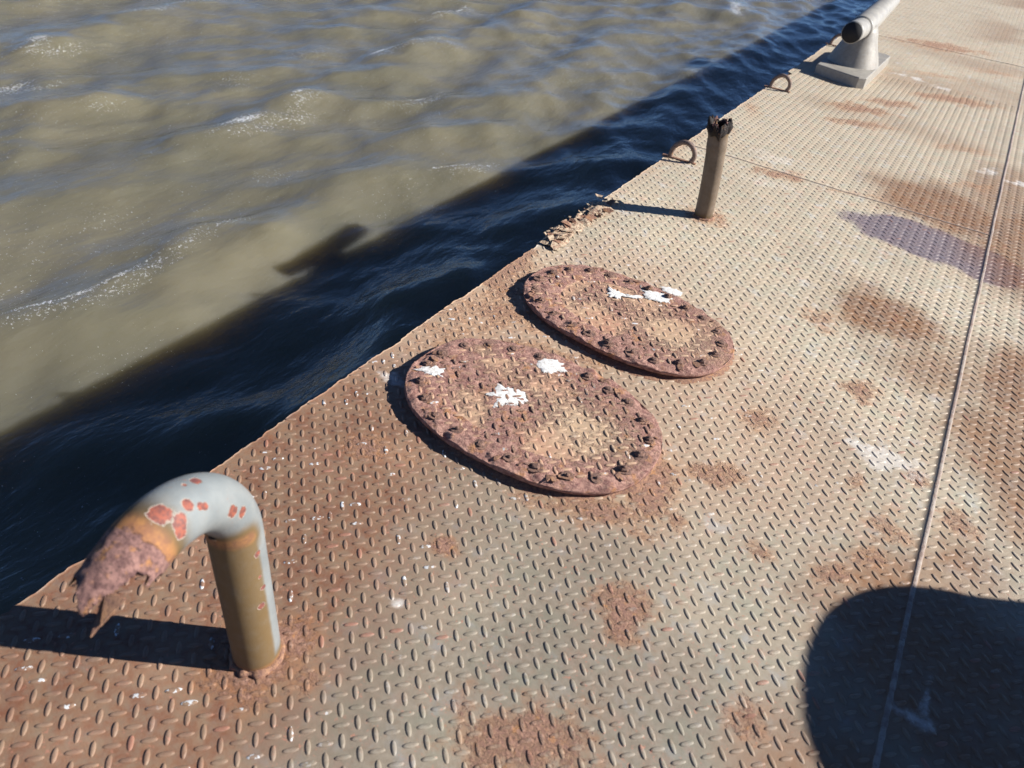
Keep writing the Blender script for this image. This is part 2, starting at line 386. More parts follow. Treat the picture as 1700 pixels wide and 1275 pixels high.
# water --------------------------------------------------------------
def water_mat():
    n = NT('silty_sea_water')
    foam = n.attr('foam')
    c = n.mix(n.ramp(n.noise(.8, 3, .6), .3, .7), (.150, .142, .103), (.188, .172, .122))
    sp = n.noise(34, 4, .7)
    fine = n.noise(110, 3, .65)
    ff = n.math('ADD', foam, n.math('MULTIPLY', n.math('SUBTRACT', n.math('ADD', n.math('MULTIPLY', sp, .55), n.math('MULTIPLY', fine, .45)), .5), 3.0))
    fm = n.ramp(ff, .60, .72)
    glint_dots = n.math('MULTIPLY', n.ramp(n.voro(17, rand=1.0), .10, .16, 1, 0), n.ramp(n.math('ADD', foam, n.math('MULTIPLY', n.math('SUBTRACT', n.noise(5, 3, .6), .5), .9)), .42, .50))  # glitter painted into the water colour as white specks around the foam
    fm = n.math('MAXIMUM', fm, glint_dots)
    c = n.mix(n.math('MULTIPLY', fm, .9), c, (.80, .82, .84))
    # wind ripples, running along the crests
    v1 = n.vmath('MULTIPLY', n.pos, (1.0, .38, 1.0))
    r1 = n.noise(4.2, 4, .55, .2, vec=v1)
    r2 = n.noise(13, 3, .5, .2, vec=v1, off=(3, 1, 0))
    r3 = n.noise(60, 3, .6, .2, vec=n.vmath('MULTIPLY', n.pos, (1, .6, 1)))
    h = n.math('ADD', n.math('MULTIPLY', r1, 1.0), n.math('ADD', n.math('MULTIPLY', r2, .22), n.math('MULTIPLY', r3, .035)))
    nb = n.bump(h, .036, 1.0)
    m = n.fin(c, n.ramp(fm, 0, 1, .07, .7), nb)
    n.b.inputs['IOR'].default_value = 1.34
    n.b.inputs['Specular IOR Level'].default_value = .7
    n.b.subsurface_method = 'RANDOM_WALK'
    n.b.inputs['Subsurface Weight'].default_value = 1.0
    n.b.inputs['Subsurface Radius'].default_value = (1.0, .85, .55)
    n.b.inputs['Subsurface Scale'].default_value = 1.3
    return m
M_water = water_mat()

# ================================================================ the water
H_W = 50.0
def axis(segs):
    out = [segs[0][0]]
    for a, b, s in segs:
        k = max(1, int(round((b - a) / s))); out += list(np.linspace(a, b, k + 1)[1:])
    return np.array(out)
wx = axis([(-30000, -3000, 6000), (-3000, -700, 300), (-700, -330, 25), (-330, -200, 1.6), (-200, -95, .85), (-95, -20, .6), (-20, 200, 20)])
wy = axis([(-30000, -3000, 6000), (-3000, -300, 300), (-300, -20, 12), (-20, 130, .8), (130, 300, 1.3), (300, 600, 2.6), (600, 900, 20), (900, 3000, 300), (3000, 30000, 6000)])
X, Y = np.meshgrid(wx, wy, indexing='ij')
def waves(X, Y):
    r = np.random.RandomState(5)
    wob = 5 * fbm(X * .012, Y * .012, 1, 3)
    h = 0
    # main crests run almost parallel to the barge
    for lam, ang, amp, ph in [(36, .10, 1.15, 0.9), (49, -.16, 1.1, 2.1), (27, .45, .80, 4.0), (21, -.65, .60, 1.3), (16, .25, .36, 5.2), (13, .95, .26, .4), (10.5, -.35, .20, 2.0), (8.5, -1.0, .09, 3.3), (7, .75, .065, 1.0), (5.5, -.1, .03, 4.4)]:
        k = 2 * np.pi / lam
        ph_ = k * ((X + wob) * math.cos(ang) + (Y + .7 * wob) * math.sin(ang)) + ph
        env = .65 + .7 * vnoise(X * .6 / lam + ph, Y * .45 / lam, ph)
        c = .5 + .5 * np.cos(ph_)
        h = h + amp * env * (2 * c ** 1.7 - .85)
    return h
Z = waves(X, Y)
# steeper breaking crests where the photo shows them: x, y0, y1, height, width
CREST = [(-88.5, 32, 72, 1.7, 7, .0), (-122.5, 92, 130, 1.3, 8, .0), (-170, 74, 96, 1.4, 9, 0), (-187, 94, 112, 1.4, 9, 0), (-150, 84, 92, .8, 5, 0), (-94, 318, 352, 3.2, 11, 0),
         (-80, 112, 128, .7, 5, 0), (-113, 134, 156, .8, 6, 0), (-160, 205, 240, 1.2, 9, 0), (-138, 160, 190, 1.2, 9, 0), (-205, 130, 170, 1.6, 10, 0)]
foam = np.zeros_like(X)
for cx, y0, y1, hh, wd, _ in CREST:
    xl = cx + 2.2 * np.sin((Y - y0) * .13) + 2.0 * vnoise(Y * .09, cx)
    dx = X - xl
    along = sstep(y0 - 9, y0 + 5, Y) * (1 - sstep(y1 - 5, y1 + 9, Y))
    prof = np.where(dx > 0, np.exp(-(dx / wd) ** 2), np.exp(-(np.abs(dx) / (wd * .75)) ** 1.3))
    Z += hh * along * prof
    br = vnoise(Y * .11 + cx, X * .05) * .5 + .6
    core = np.exp(-((dx + .2) / .75) ** 2) * along * br
    halo = np.exp(-((dx - 2.2) / 3.6) ** 2) * along * .42
    foam = np.maximum(foam, np.maximum(core * .75, halo))
core = np.exp(-(((X + 94 + .35 * (Y - 335)) / 4.5) ** 2)) * sstep(316, 326, Y) * (1 - sstep(344, 354, Y))
foam = np.maximum(foam, core * .62)
for cx, cy, rx_, ry_, s in [(-122, 103, 2.6, 8, .70), (-118, 112, 6, 14, .42), (-90, 72, 4, 5, .48), (-100, 90, 7, 10, .36), (-150, 150, 12, 16, .36), (-190, 103, 4, 5, .6), (-170, 85, 3, 6, .58), (-106, 60, 8, 12, .33), (-145, 120, 9, 10, .36), (-132, 185, 9, 14, .36), (-72, 100, 4, 9, .36), (-72, 40, 7, 12, .3)]:
    foam = np.maximum(foam, s * np.exp(-((X - cx) / rx_) ** 2 - ((Y - cy) / ry_) ** 2))
foam = np.maximum(foam, .22 + .14 * fbm(X * .05, Y * .03, 4, 3))
far = (X < -700) | (X > 0) | (Y < -300) | (Y > 900)
Z[far] = 0; foam[far] = 0
KW = (CAM_H + H_W) / (CAM_H + 25.0)      # the wave field was laid out for a 25-pitch freeboard
V = np.stack([X * KW, Y * KW, Z * 1.15 - H_W], -1).reshape(-1, 3)
sea = link('sea_water', mesh_from('sea_water', V, grid_faces(len(wx), len(wy)), M_water, {'foam': foam.ravel()}))
sea['kind'] = 'structure'

# ================================================================ the deck
EX = -28.4
deck = link('deck', None); deck['kind'] = 'structure'; deck['label'] = 'rusted steel barge deck of tread plate running beside the sea'
SEAM_X, Y1, Y2 = 8.4, 94.3, 198.0
PLATES = [(EX, SEAM_X, -60, Y1), (EX, SEAM_X, Y1, Y2), (EX, SEAM_X, Y2, 1100), (SEAM_X, 80, -60, Y2), (SEAM_X, 80, Y2, 1100)]

def damage_cut(x, y):
    """plate is eaten away under the torn strip of edge"""
    return (x < EX + 1.05 + .4 * vnoise(y * 1.3, 3)) & (y > 56.8) & (y < 69.2)
def edge_shift(y):
    s = .16 * fbm(y * .9, 1.0, 0, 4) + .10 * fbm(y * 4.0, 7.0, 0, 3)
    return s + .95 * sstep(56.2, 57.6, y) * (1 - sstep(68, 69.6, y)) * (1 + .45 * vnoise(y * 1.7, 5.5)) + .8 * sstep(141, 141.6, y) * (1 - sstep(144.4, 145, y)) * (1 + .5 * vnoise(y * 2, 1))

def studs(x0, x1, y0, y1, zf, mask=None, off=(.37, .22)):
    """lens-shaped raised treads in the alternating pattern, as one joined mesh"""
    V = []; F4 = []; F3 = []; at = []; nv = 0
    i = np.arange(math.floor(x0) - 1, math.ceil(x1) + 1); j = np.arange(math.floor(y0) - 1, math.ceil(y1) + 1)
    I, J = np.meshgrid(i, j, indexing='ij')
    sets = []
    for kind in (0, 1):
        cx = (I + off[0] + .5 * kind).ravel(); cy = (J + off[1] + .5 * kind).ravel()
        ok = (cx > x0 + .22) & (cx < x1 - .22) & (cy > y0 + .22) & (cy < y1 - .22)
        if mask is not None: ok &= mask(cx, cy)
        sets.append((cx[ok], cy[ok], kind))
    groups = []
    for cx, cy, kind in sets:
        for lo, hi, seg, rings in [(-1e9, 75, 12, (1.0, .80, .45)), (75, 160, 8, (1.0, .6)), (160, 1e9, 6, (1.0,))]:
            s = (cy >= lo) & (cy < hi)
            if s.any(): groups.append((cx[s], cy[s], kind, seg, rings))
    allV = []; allF = []; RN = []; TP = []; base = 0
    for cx, cy, kind, seg, rings in groups:
        n = len(cx)
        r1 = rng.rand(n); L = .365 * (1 + .05 * (rng.rand(n) - .5)); W = .128 * (1 + .12 * (rng.rand(n) - .5)); Hh = .054 * (1 + .3 * (rng.rand(n) - .5))
        ang = (math.pi * .75 if kind == 0 else math.pi * .25) + (rng.rand(n) - .5) * .05
        t = np.linspace(0, 2 * np.pi, seg, endpoint=False)
        ux = np.sign(np.cos(t)) * np.abs(np.cos(t)) ** .9; uy = np.sin(t)
        hp = {1.0: -.02, .80: .62, .6: .75, .45: .93}
        vs = []
        for q in rings:
            ql = q ** .6
            lx = L[:, None] * ql * ux[None]; ly = W[:, None] * q * uy[None]
            x = cx[:, None] + lx * np.cos(ang)[:, None] - ly * np.sin(ang)[:, None]
            y = cy[:, None] + lx * np.sin(ang)[:, None] + ly * np.cos(ang)[:, None]
            z = zf(cx, cy)[:, None] + Hh[:, None] * hp[q] + 0 * x
            vs.append(np.stack([x, y, z], -1))
        top = np.stack([cx, cy, zf(cx, cy) + Hh], -1)[:, None, :]
        vs = np.concatenate(vs + [top], 1)
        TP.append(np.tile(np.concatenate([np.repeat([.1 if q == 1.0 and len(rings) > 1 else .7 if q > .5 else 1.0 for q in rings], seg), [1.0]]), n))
        k = vs.shape[1]
        fs = []
        for ri in range(len(rings) - 1):
            for q in range(seg):
                a, b = ri * seg + q, ri * seg + (q + 1) % seg
                fs.append((a, b, b + seg)); fs.append((a, b + seg, a + seg))
        li = (len(rings) - 1) * seg
        for q in range(seg): fs.append((li + q, li + (q + 1) % seg, k - 1))
        fs = np.array(fs)
        allF.append((fs[None] + (np.arange(n) * k)[:, None, None] + base).reshape(-1, 3))
        allV.append(vs.reshape(-1, 3)); RN.append(np.repeat(r1, k)); base += n * k
    V = np.concatenate(allV); F = np.concatenate(allF); RN = np.concatenate(RN); studs.top = np.concatenate(TP)
    return V, F, RN

for (x0, x1, y0, y1) in PLATES:
    gx = axis([(x0, min(x0 + 2.4, x1), .16)] + ([(x0 + 2.4, x1, .5)] if x1 < 40 else [(x0 + 2.4, 40, .6), (40, x1, 4)]))
    segs = [s for s in [(-60, -34, 6), (-34, -6, .5), (-6, 80, .25), (80, 130, .5), (130, 220, 1.0), (220, 440, 2.5), (440, 1100, 12)]]
    sg = []
    for a, b, s in segs:
        a2, b2 = max(a, y0), min(b, y1)
        if b2 > a2: sg.append((a2, b2, s))
    gy = axis(sg)
    gap = .014
    if x0 != EX: gx[0] += gap
    if x1 == SEAM_X: gx[-1] -= gap
    gy[0] += gap; gy[-1] -= gap
    GX, GY = np.meshgrid(gx, gy, indexing='ij')
    if x0 == EX:
        wgt = np.clip(1 - (GX - EX) / 2.4, 0, 1)
        GX = GX + edge_shift(GY) * wgt
    GZ = undulate(GX, GY)
    nx, ny = GX.shape
    m1, m2 = stains(GX.ravel(), GY.ravel())
    V = np.stack([GX, GY, GZ], -1).reshape(-1, 3); F = grid_faces(nx, ny)
    # turned-down rim gives the plate its thickness
    ring = np.concatenate([np.arange(ny), np.arange(1, nx) * ny + ny - 1, (nx - 1) * ny + np.arange(ny - 2, -1, -1), np.arange(nx - 2, 0, -1) * ny])
    nb_ = len(V); low = V[ring].copy(); low[:, 2] -= .22
    if x0 == EX: low[:ny, 0] += .05 * vnoise(low[:ny, 1] * 3, 2)
    V = np.concatenate([V, low]); m1 = np.concatenate([m1, np.maximum(m1[ring], [[.8, 0, 0]])]); m2 = np.concatenate([m2, m2[ring]])
    k = len(ring); a = ring; b = np.roll(ring, -1); c = nb_ + (np.arange(k) + 1) % k; d = nb_ + np.arange(k)
    F = np.concatenate([F, np.stack([a, d, c, b], 1)])
    rv = np.full(len(V), .5); st = np.zeros(len(V))
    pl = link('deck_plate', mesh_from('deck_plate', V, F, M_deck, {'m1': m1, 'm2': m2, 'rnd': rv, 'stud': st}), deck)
    msk = None
    if x0 == EX:
        msk = lambda cx, cy: cx > EX + .3 + edge_shift(cy)
    V, F, RN = studs(x0, x1 if x1 < 79 else 50, max(y0, -34), min(y1, 420), undulate, msk)
    m1, m2 = stains(V[:, 0], V[:, 1])
    # tops worn: less scale than the ground between them
    m1[:, 0] *= .9
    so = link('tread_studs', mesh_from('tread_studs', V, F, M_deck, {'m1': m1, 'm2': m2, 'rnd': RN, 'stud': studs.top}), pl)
    so['kind'] = 'stuff'

# hull below the deck plates
def box(x0, x1, y0, y1, z0, z1):
    V = [(x0,y0,z0),(x1,y0,z0),(x1,y1,z0),(x0,y1,z0),(x0,y0,z1),(x1,y0,z1),(x1,y1,z1),(x0,y1,z1)]
    F = [(0,3,2,1),(4,5,6,7),(0,1,5,4),(1,2,6,5),(2,3,7,6),(3,0,4,7)]
    return V, F
V, F = box(EX + .25, 80, -60, 1100, -H_W - 20, -.24)
link('hull_side', mesh_from('hull_side', V, F, M_hull, smooth=False), deck)
V, F = box(EX + .02, EX + .25, -60, 1100, -4.2, -.45)
link('rubbing_strake', mesh_from('rubbing_strake', V, F, M_hull, smooth=False), deck)

# weld beads along the seams
def bead(pts, r, name='weld_bead'):
    pts = np.asarray(pts, float)
    L = np.linalg.norm(pts[-1] - pts[0]); n = int(L / .22)
    P = pts[0] + (pts[-1] - pts[0]) * np.linspace(0, 1, n)[:, None]
    d = (pts[-1] - pts[0]) / L; perp = np.array([-d[1], d[0], 0])
    P = P + perp * (.07 * fbm(np.arange(n) * .03, 3, 1))[:, None]
    P[:, 2] = undulate(P[:, 0], P[:, 1]) + .0
    a = np.linspace(0, np.pi, 7)
    rr = r * (1 + .18 * fbm(np.arange(n) * .6, 9, 2) + .10 * np.sin(np.arange(n) * 1.9))
    V = P[:, None, :] + rr[:, None, None] * (np.cos(a)[None, :, None] * perp + .42 * np.sin(a)[None, :, None] * np.array([0, 0, 1.0]))
    link(name, mesh_from(name, V.reshape(-1, 3), grid_faces(n, 7)[:, ::-1].copy(), M_weld), deck)
bead([(SEAM_X, -30, 0), (SEAM_X, 1090, 0)], .135)
bead([(EX + .5, Y1, 0), (SEAM_X - .3, Y1, 0)], .10)
bead([(EX + .5, Y2, 0), (SEAM_X - .3, Y2, 0)], .10)
bead([(SEAM_X + .3, Y2, 0), (60, Y2, 0)], .10)

# ================================================================ hatch covers
def stadium(hl, hw, n):
    """outline of a rounded oblong, half length hl, half width hw"""
    t = np.linspace(0, 2 * np.pi, n, endpoint=False)
    e = 2.35
    x = hl * np.sign(np.cos(t)) * np.abs(np.cos(t)) ** (2 / e); y = hw * np.sign(np.sin(t)) * np.abs(np.sin(t)) ** (2 / e)
    # re-space evenly
    P = np.stack([x, y], 1); Q = np.vstack([P, P[:1]]); s = np.concatenate([[0], np.cumsum(np.linalg.norm(np.diff(Q, axis=0), axis=1))])
    u = np.linspace(0, s[-1], n, endpoint=False)
    return np.stack([np.interp(u, s, Q[:, 0]), np.interp(u, s, Q[:, 1])], 1)

bolt_meshes = []
def make_bolt(seed, kind):
    r = np.random.RandomState(seed)
    V = []; F = []
    def lath(prof, n, phase=0, wob=.1, cx=0, cy=0):
        b = len(V); m = len(prof)
        for q, (rr, z) in enumerate(prof):
            for k in range(n):
                a = 2 * np.pi * k / n + phase
                w_ = 1 + wob * (r.rand() - .5)
                V.append((cx + rr * w_ * math.cos(a), cy + rr * w_ * math.sin(a), z + wob * .15 * (r.rand() - .5)))
        for q in range(m - 1):
            for k in range(n):
                F.append((b+q*n+k, b+q*n+(k+1)%n, b+(q+1)*n+(k+1)%n, b+(q+1)*n+k))
        F.append(tuple(b+(m-1)*n+k for k in range(n)))
    lath([(.42, -.03), (.40, .05), (.30, .07)], 12, r.rand(), .22)
    if kind == 0:
        lath([(.25, .03), (.26, .20), (.20, .27)], 6, r.rand(), .15)
        lath([(.12, .2), (.115, .33), (.07, .38)], 8, 0, .2, .02, .0)
    elif kind == 1:
        lath([(.25, .03), (.23, .18), (.14, .24)], 7, r.rand(), .3)
    else:
        lath([(.13, .0), (.12, .22), (.07, .30)], 8, 0, .3)
    return mesh_from('bolt', V, F, M_bolt, smooth=False)
for q in range(9): bolt_meshes.append(make_bolt(100 + q, [0, 0, 1, 0, 1, 2, 0, 1, 0][q]))

def hatch(loc, rot, hl, hw, label, seed, nb):
    t = thing('hatch_cover', label, 'hatch', (loc[0], loc[1], undulate(loc[0], loc[1])), (0, 0, rot), 'oval hatch covers on the deck')
    ZT = .80; TH = .42
    N = 360
    out = stadium(hl, hw, N)
    ang = np.arctan2(out[:, 1], out[:, 0])
    rag = 1 + .006 * fbm(np.cos(ang) * 9 + seed, np.sin(ang) * 9, 0, 4) 
    out = out * rag[:, None]
    # plate: rings from centre outward
    q = np.concatenate([np.linspace(0.02, .80, 46), np.linspace(.81, 1.0, 22)])
    P = out[None] * q[:, None, None]
    x, y = P[..., 0], P[..., 1]
    d_edge = (1 - q)[:, None] * np.minimum(hl, hw) + 0 * x
    crust = sstep(-.45, .5, fbm(x * .33 + seed, y * .33, 1, 3) + np.where(d_edge < 2.1, .45, -.04) + .12)
    clear = ell(x, y, 3.8, .3, 4.6, 3.2, .0, 1.0, .35, .4)
    crust = crust * (1 - .7 * clear)
    z = ZT + .030 * fbm(x * 1.8, y * 1.8, seed, 4) + crust * (.14 * fbm(x * 1.3, y * 1.3, seed + 4, 5) + .07 * np.abs(fbm(x * 3.4, y * 3.4, seed + 7, 3)))
    z = z - .10 * sstep(.5, 0, d_edge) * (1 + 1.3 * vnoise(ang * 9, seed)) + .05 * sstep(-.1, .25, fbm(x * 2.1 + 3, y * 2.1, 8, 3)) * crust
    nr = len(q)
    V = np.stack([x, y, z], -1)
    side = []
    for (s, zz) in [(1.004, ZT - .13), (1.002, ZT - .25), (1.0, ZT - TH), (.93, ZT - TH)]:
        sx = out[:, 0] * s * (1 + .004 * vnoise(ang * 14, zz * 9 + seed)); sy = out[:, 1] * s * (1 + .004 * vnoise(ang * 14, zz * 9 + seed))
        side.append(np.stack([sx, sy, np.full(N, zz) + .02 * vnoise(ang * 20, zz)], -1))
    V = np.concatenate([V, np.array(side)], 0); nr2 = V.shape[0]
    Vf = V.reshape(-1, 3)
    # faces: ring index major -> grid (rings, N) wrap in second axis
    F = []
    i = np.arange(nr2 - 1)[:, None]; j = np.arange(N)[None]; j2 = (j + 1) % N
    F = np.stack([i * N + j, (i + 1) * N + j, (i + 1) * N + j2, i * N + j2], -1).reshape(-1, 4)
    cr = np.concatenate([crust, np.ones((4, N))], 0).ravel()
    rust = np.clip(cr * .95 + .18, 0, 1)
    wash = np.clip(.78 + .4 * fbm(Vf[:, 0] * .3, Vf[:, 1] * .3, seed) - .6 * ell(Vf[:, 0], Vf[:, 1], 3.8, .2, 3.6, 2.2, 0, .6), 0, 1)
    z0 = np.zeros(len(Vf))
    plate = link('cover_plate', mesh_from('cover_plate', Vf, F, M_hatch, {'m1': np.stack([rust, z0, z0], 1), 'm2': np.stack([z0, wash, z0], 1), 'rnd': z0 + .5, 'stud': z0}), t)
    # close the tiny hole in the middle of the plate
    ringc = [tuple(v) for v in Vf[:N:12]]
    link('plate_centre', mesh_from('plate_centre', ringc, [tuple(range(len(ringc)))], M_hatch, {'m1': np.tile([.2, 0, 0], (len(ringc), 1)), 'm2': np.tile([0, .4, 0], (len(ringc), 1)), 'rnd': np.full(len(ringc), .5), 'stud': np.zeros(len(ringc))}), plate)
    # treads on the cover
    inv = lambda cx, cy: (np.abs(cx / (hl - .9)) ** 2.35 + np.abs(cy / (hw - .9)) ** 2.35) < 1
    def zf(cx, cy):
        return ZT + .03 * fbm(cx * 1.8, cy * 1.8, seed, 4) + 0 * cx + .01
    V, F3, RN = studs(-hl, hl, -hw, hw, zf, inv, (.1 * seed % 1, .63))
    c2 = sstep(-.45, .5, fbm(V[:, 0] * .33 + seed, V[:, 1] * .33, 1, 3) - .02) * (1 - .7 * ell(V[:, 0], V[:, 1], 3.8, .3, 4.6, 3.2, .0, 1.0, .35, .4))
    V[:, 2] += c2 * .085 - .015
    z0 = np.zeros(len(V))
    wash = np.clip(.78 + .4 * fbm(V[:, 0] * .3, V[:, 1] * .3, seed) - .6 * ell(V[:, 0], V[:, 1], 3.8, .2, 3.6, 2.2, 0, .6), 0, 1)
    so = link('tread_studs', mesh_from('hatch_treads', V, F3, M_hatch, {'m1': np.stack([c2 * .75 + .1, z0, z0], 1), 'm2': np.stack([z0, wash, z0], 1), 'rnd': RN, 'stud': studs.top}), plate)
    so['kind'] = 'stuff'
    # coaming below the cover
    co = stadium(hl - .55, hw - .55, 120)
    V = [(a, b, -.15) for a, b in co] + [(a, b, ZT - TH + .01) for a, b in co]
    F = [(k, (k + 1) % 120, 120 + (k + 1) % 120, 120 + k) for k in range(120)]
    link('coaming', mesh_from('coaming', V, F, M_rust), t)
    # scale spilt round the foot of the coaming
    fl = stadium(hl + .05, hw + .05, 200); fi = stadium(hl - .6, hw - .6, 200)
    an = np.arctan2(fl[:, 1], fl[:, 0])
    ww = .35 + .5 * np.clip(fbm(np.cos(an) * 4 + seed, np.sin(an) * 4, 3, 3) + .3, 0, 1)
    nrm = fl / np.linalg.norm(fl, axis=1)[:, None]
    fo = fl + nrm * ww[:, None] * np.clip(np.cos(an + .9) * .9 + .15, 0, 1)[:, None]
    V = np.concatenate([np.c_[fi, np.full(200, .22)], np.c_[(fi + fo) / 2, .10 + .06 * vnoise(an * 12, seed)], np.c_[fo, np.full(200, -.06)]])
    j = np.arange(200); j2 = (j + 1) % 200
    F = np.concatenate([np.stack([j, 200 + j, 200 + j2, j2], 1), np.stack([200 + j, 400 + j, 400 + j2, 200 + j2], 1)])
    link('rust_fillet', mesh_from('rust_fillet', V, F, M_rust), t)
    # bolts
    path = stadium(hl - .95, hw - .95, nb * 10)
    r = random.Random(seed)
    for k in range(nb):
        px, py = path[k * 10]
        if r.random() < .06: continue
        b = link('bolt', bolt_meshes[r.randrange(len(bolt_meshes))], t, (px + r.uniform(-.12, .12), py + r.uniform(-.12, .12), ZT + .03), (r.uniform(-.12, .12), r.uniform(-.12, .12), r.uniform(0, 6.28)))
        s = r.uniform(.95, 1.3); b.scale = (s, s, s * r.uniform(.45, .9))
    # loose flakes lifting off the rim
    for k in range(26):
        a = r.uniform(0, 6.28); pth = stadium(hl - .45, hw - .45, 200)[int(a / 6.2832 * 200) % 200]
        n_ = r.randint(5, 8); s = r.uniform(.12, .42)
        VV = []
        for q_ in range(n_):
            aa = 6.2832 * q_ / n_; rr = s * r.uniform(.6, 1.2)
            VV.append((rr * math.cos(aa), rr * .7 * math.sin(aa), r.uniform(-.02, .02)))
        VV2 = VV + [(x_ * .96, y_ * .96, z_ + .05) for x_, y_, z_ in VV]
        FF = [tuple(reversed(range(n_))), tuple(range(n_, 2 * n_))] + [(q_, (q_+1) % n_, n_ + (q_+1) % n_, n_ + q_) for q_ in range(n_)]
        link('rust_flake', mesh_from('rust_flake', VV2, FF, M_rust, smooth=False), t,
             (pth[0] * r.uniform(.93, 1.01), pth[1] * r.uniform(.93, 1.01), ZT + .05), (r.uniform(-.3, .3), r.uniform(-.3, .3), r.uniform(0, 6.28)))
    return t
hatch((-16.35, 34.85), 0.0, 8.95, 6.25, 'nearer rusty oval hatch cover ringed with bolts, two large white splashes on it', 3, 23)
hatch((-16.35, 49.85), -0.10, 9.0, 5.75, 'farther rusty oval hatch cover ringed with bolts, behind the nearer one', 8, 23)

# bird droppings ------------------------------------------------------
def splat(loc, sx, sy, rot, label, seed, spikes=.35):
    n = 72
    t = np.linspace(0, 2 * np.pi, n, endpoint=False)
    rr = 1.0 + .5 * spikes * 1.5 * fbm(np.cos(t) * 1.3 + seed, np.sin(t) * 1.3, seed, 2) + .6 * spikes * fbm(np.cos(t) * 4 + seed, np.sin(t) * 4, 4, 2) + .9 * spikes * np.clip(vnoise(np.cos(t) * 3.1 + seed, np.sin(t) * 3.1, 14) - .3, 0, 1)
    V = [(0, 0, .045)]; F = []
    for q, z in [(.4, .05), (.8, .045), (1, -.03)]:
        for k in range(n):
            V.append((1.15 * sx * rr[k] * q * math.cos(t[k]), 1.15 * sy * rr[k] * q * math.sin(t[k]), z + .012 * math.sin(k * 1.7 + q * 9)))
    for k in range(n):
        F.append((0, 1 + k, 1 + (k+1) % n))
        for ri in range(2):
            a = 1 + ri * n
            F.append((a + k, a + n + k, a + n + (k+1) % n, a + (k+1) % n))
    return thing('bird_dropping', label, 'bird dropping', loc, (0, 0, rot), 'gull droppings on the hatch covers', mesh_from('bird_dropping', V, F, M_drop, {'edge': [1.0] + [.75] * n + [.40] * n + [.0] * n}))
HZ = .80
splat((-18.1, 34.7, HZ + .03), .95, 1.15, .6, 'largest white splash, in the middle of the nearer hatch cover', 1, .55)
splat((-17.5, 39.4, HZ + .03), .95, .85, .2, 'white splash at the back rim of the nearer hatch cover', 5, .5)
splat((-23.6, 33.7, HZ + .04), .75, .5, .4, 'small thin white splash at the left rim of the nearer hatch cover', 9, .7)
splat((-15.4, 54.0, HZ + .03), 1.15, .85, .2, 'largest white splash on the farther hatch cover, near its back rim', 12, .55)
splat((-16.9, 52.6, HZ + .03), .7, .22, .5, 'thin white streak trailing from the splash on the farther hatch cover', 14, .8)
splat((-18.3, 51.9, HZ + .03), .6, .75, .9, 'smaller white splash left of the big one on the farther hatch cover', 16, .6)
splat((-15.0, 56.9, .16), .95, .6, .1, 'white splash on the deck just behind the farther hatch cover', 20, .5)

# ================================================================ gooseneck vent pipe
def fields_chip(V, chips):
    f = np.zeros(len(V))
    for (cx, cy, cz, r) in chips:
        d = np.linalg.norm(V - np.array([cx, cy, cz]), axis=1)
        f = np.maximum(f, 1 - np.clip(d / (1.65 * r), 0, 1))
    return f
PB = np.array([-17.6, 12.1, undulate(-17.6, 12.1)])
th = math.radians(285); dv = np.array([math.cos(th), math.sin(th), 0]); r_b, h0, RP = 4.0, 8.5, 1.08
tt = np.linspace(0, math.radians(138), 165)
L1 = np.linspace(-.1, h0, 110)
cl = np.concatenate([np.outer(L1, [0, 0, 1]), (r_b * (1 - np.cos(tt)))[1:, None] * dv + (h0 + r_b * np.sin(tt))[1:, None] * np.array([0, 0, 1])])
ph = np.concatenate([np.zeros(110), tt[1:]])
NS = 96
V, F, (T, N_, B_) = tube(cl, RP, NS, cap=False)
Vr = V.reshape(len(cl), NS, 3).copy()
# ragged open mouth: every column of the tube ends at its own place
endk = np.empty(NS)
for q in range(NS):
    a = 2 * np.pi * q / NS
    endk[q] = a
cen = cl[:, None, :]; rel = Vr - cen
# outer/inner side measured by the bend plane: outer side of the bend reaches farther down
outward = (cl - (np.array([0, 0, h0]) + dv * r_b)); outward /= np.linalg.norm(outward, axis=1)[:, None] + 1e-9
lastrel = rel[-1]; side = lastrel @ outward[-1] / RP          # +1 on the outer side
lat = lastrel @ np.cross(dv, [0, 0, 1]) / RP
ang_q = np.arange(NS) * 2 * np.pi / NS
limit = math.radians(112) + .19 * side + .05 * lat + .21 * fbm(np.cos(ang_q) * 1.7, np.sin(ang_q) * 1.7, 3, 3) + .03 * vnoise(ang_q * 6, 3)
keep = ph[:, None] <= limit[None]
# thickness and dents near the mouth
near = sstep(math.radians(92), math.radians(116), ph)[:, None]
nrm = rel / RP
amp = .09 * near * fbm(Vr[..., 0] * 1.6, Vr[..., 1] * 1.6, Vr[..., 2] * 1.6, 4)
Vr = Vr + nrm * (amp + .02 * near * vnoise(Vr[..., 0] * 5, Vr[..., 1] * 5, Vr[..., 2] * 5))[..., None]
inner = Vr - nrm * .13
Vo = Vr.reshape(-1, 3); Vi = inner.reshape(-1, 3); nO = len(Vo)
FF = []
m = len(cl)
for k in range(m - 1):
    for q in range(NS):
        q2 = (q + 1) % NS
        if keep[k + 1, q] and keep[k + 1, q2]:
            FF.append((k*NS+q, k*NS+q2, (k+1)*NS+q2, (k+1)*NS+q))
            if k > 175: FF.append((nO+k*NS+q, nO+(k+1)*NS+q, nO+(k+1)*NS+q2, nO+k*NS+q2))
        elif keep[k, q] and keep[k, q2]:
            FF.append((k*NS+q, k*NS+q2, nO+k*NS+q2, nO+k*NS+q))
Vall = np.concatenate([Vo, Vi]); Wd = Vall + PB
phA = np.concatenate([np.repeat(ph, NS)] * 2)
hz = Vall[:, 2]
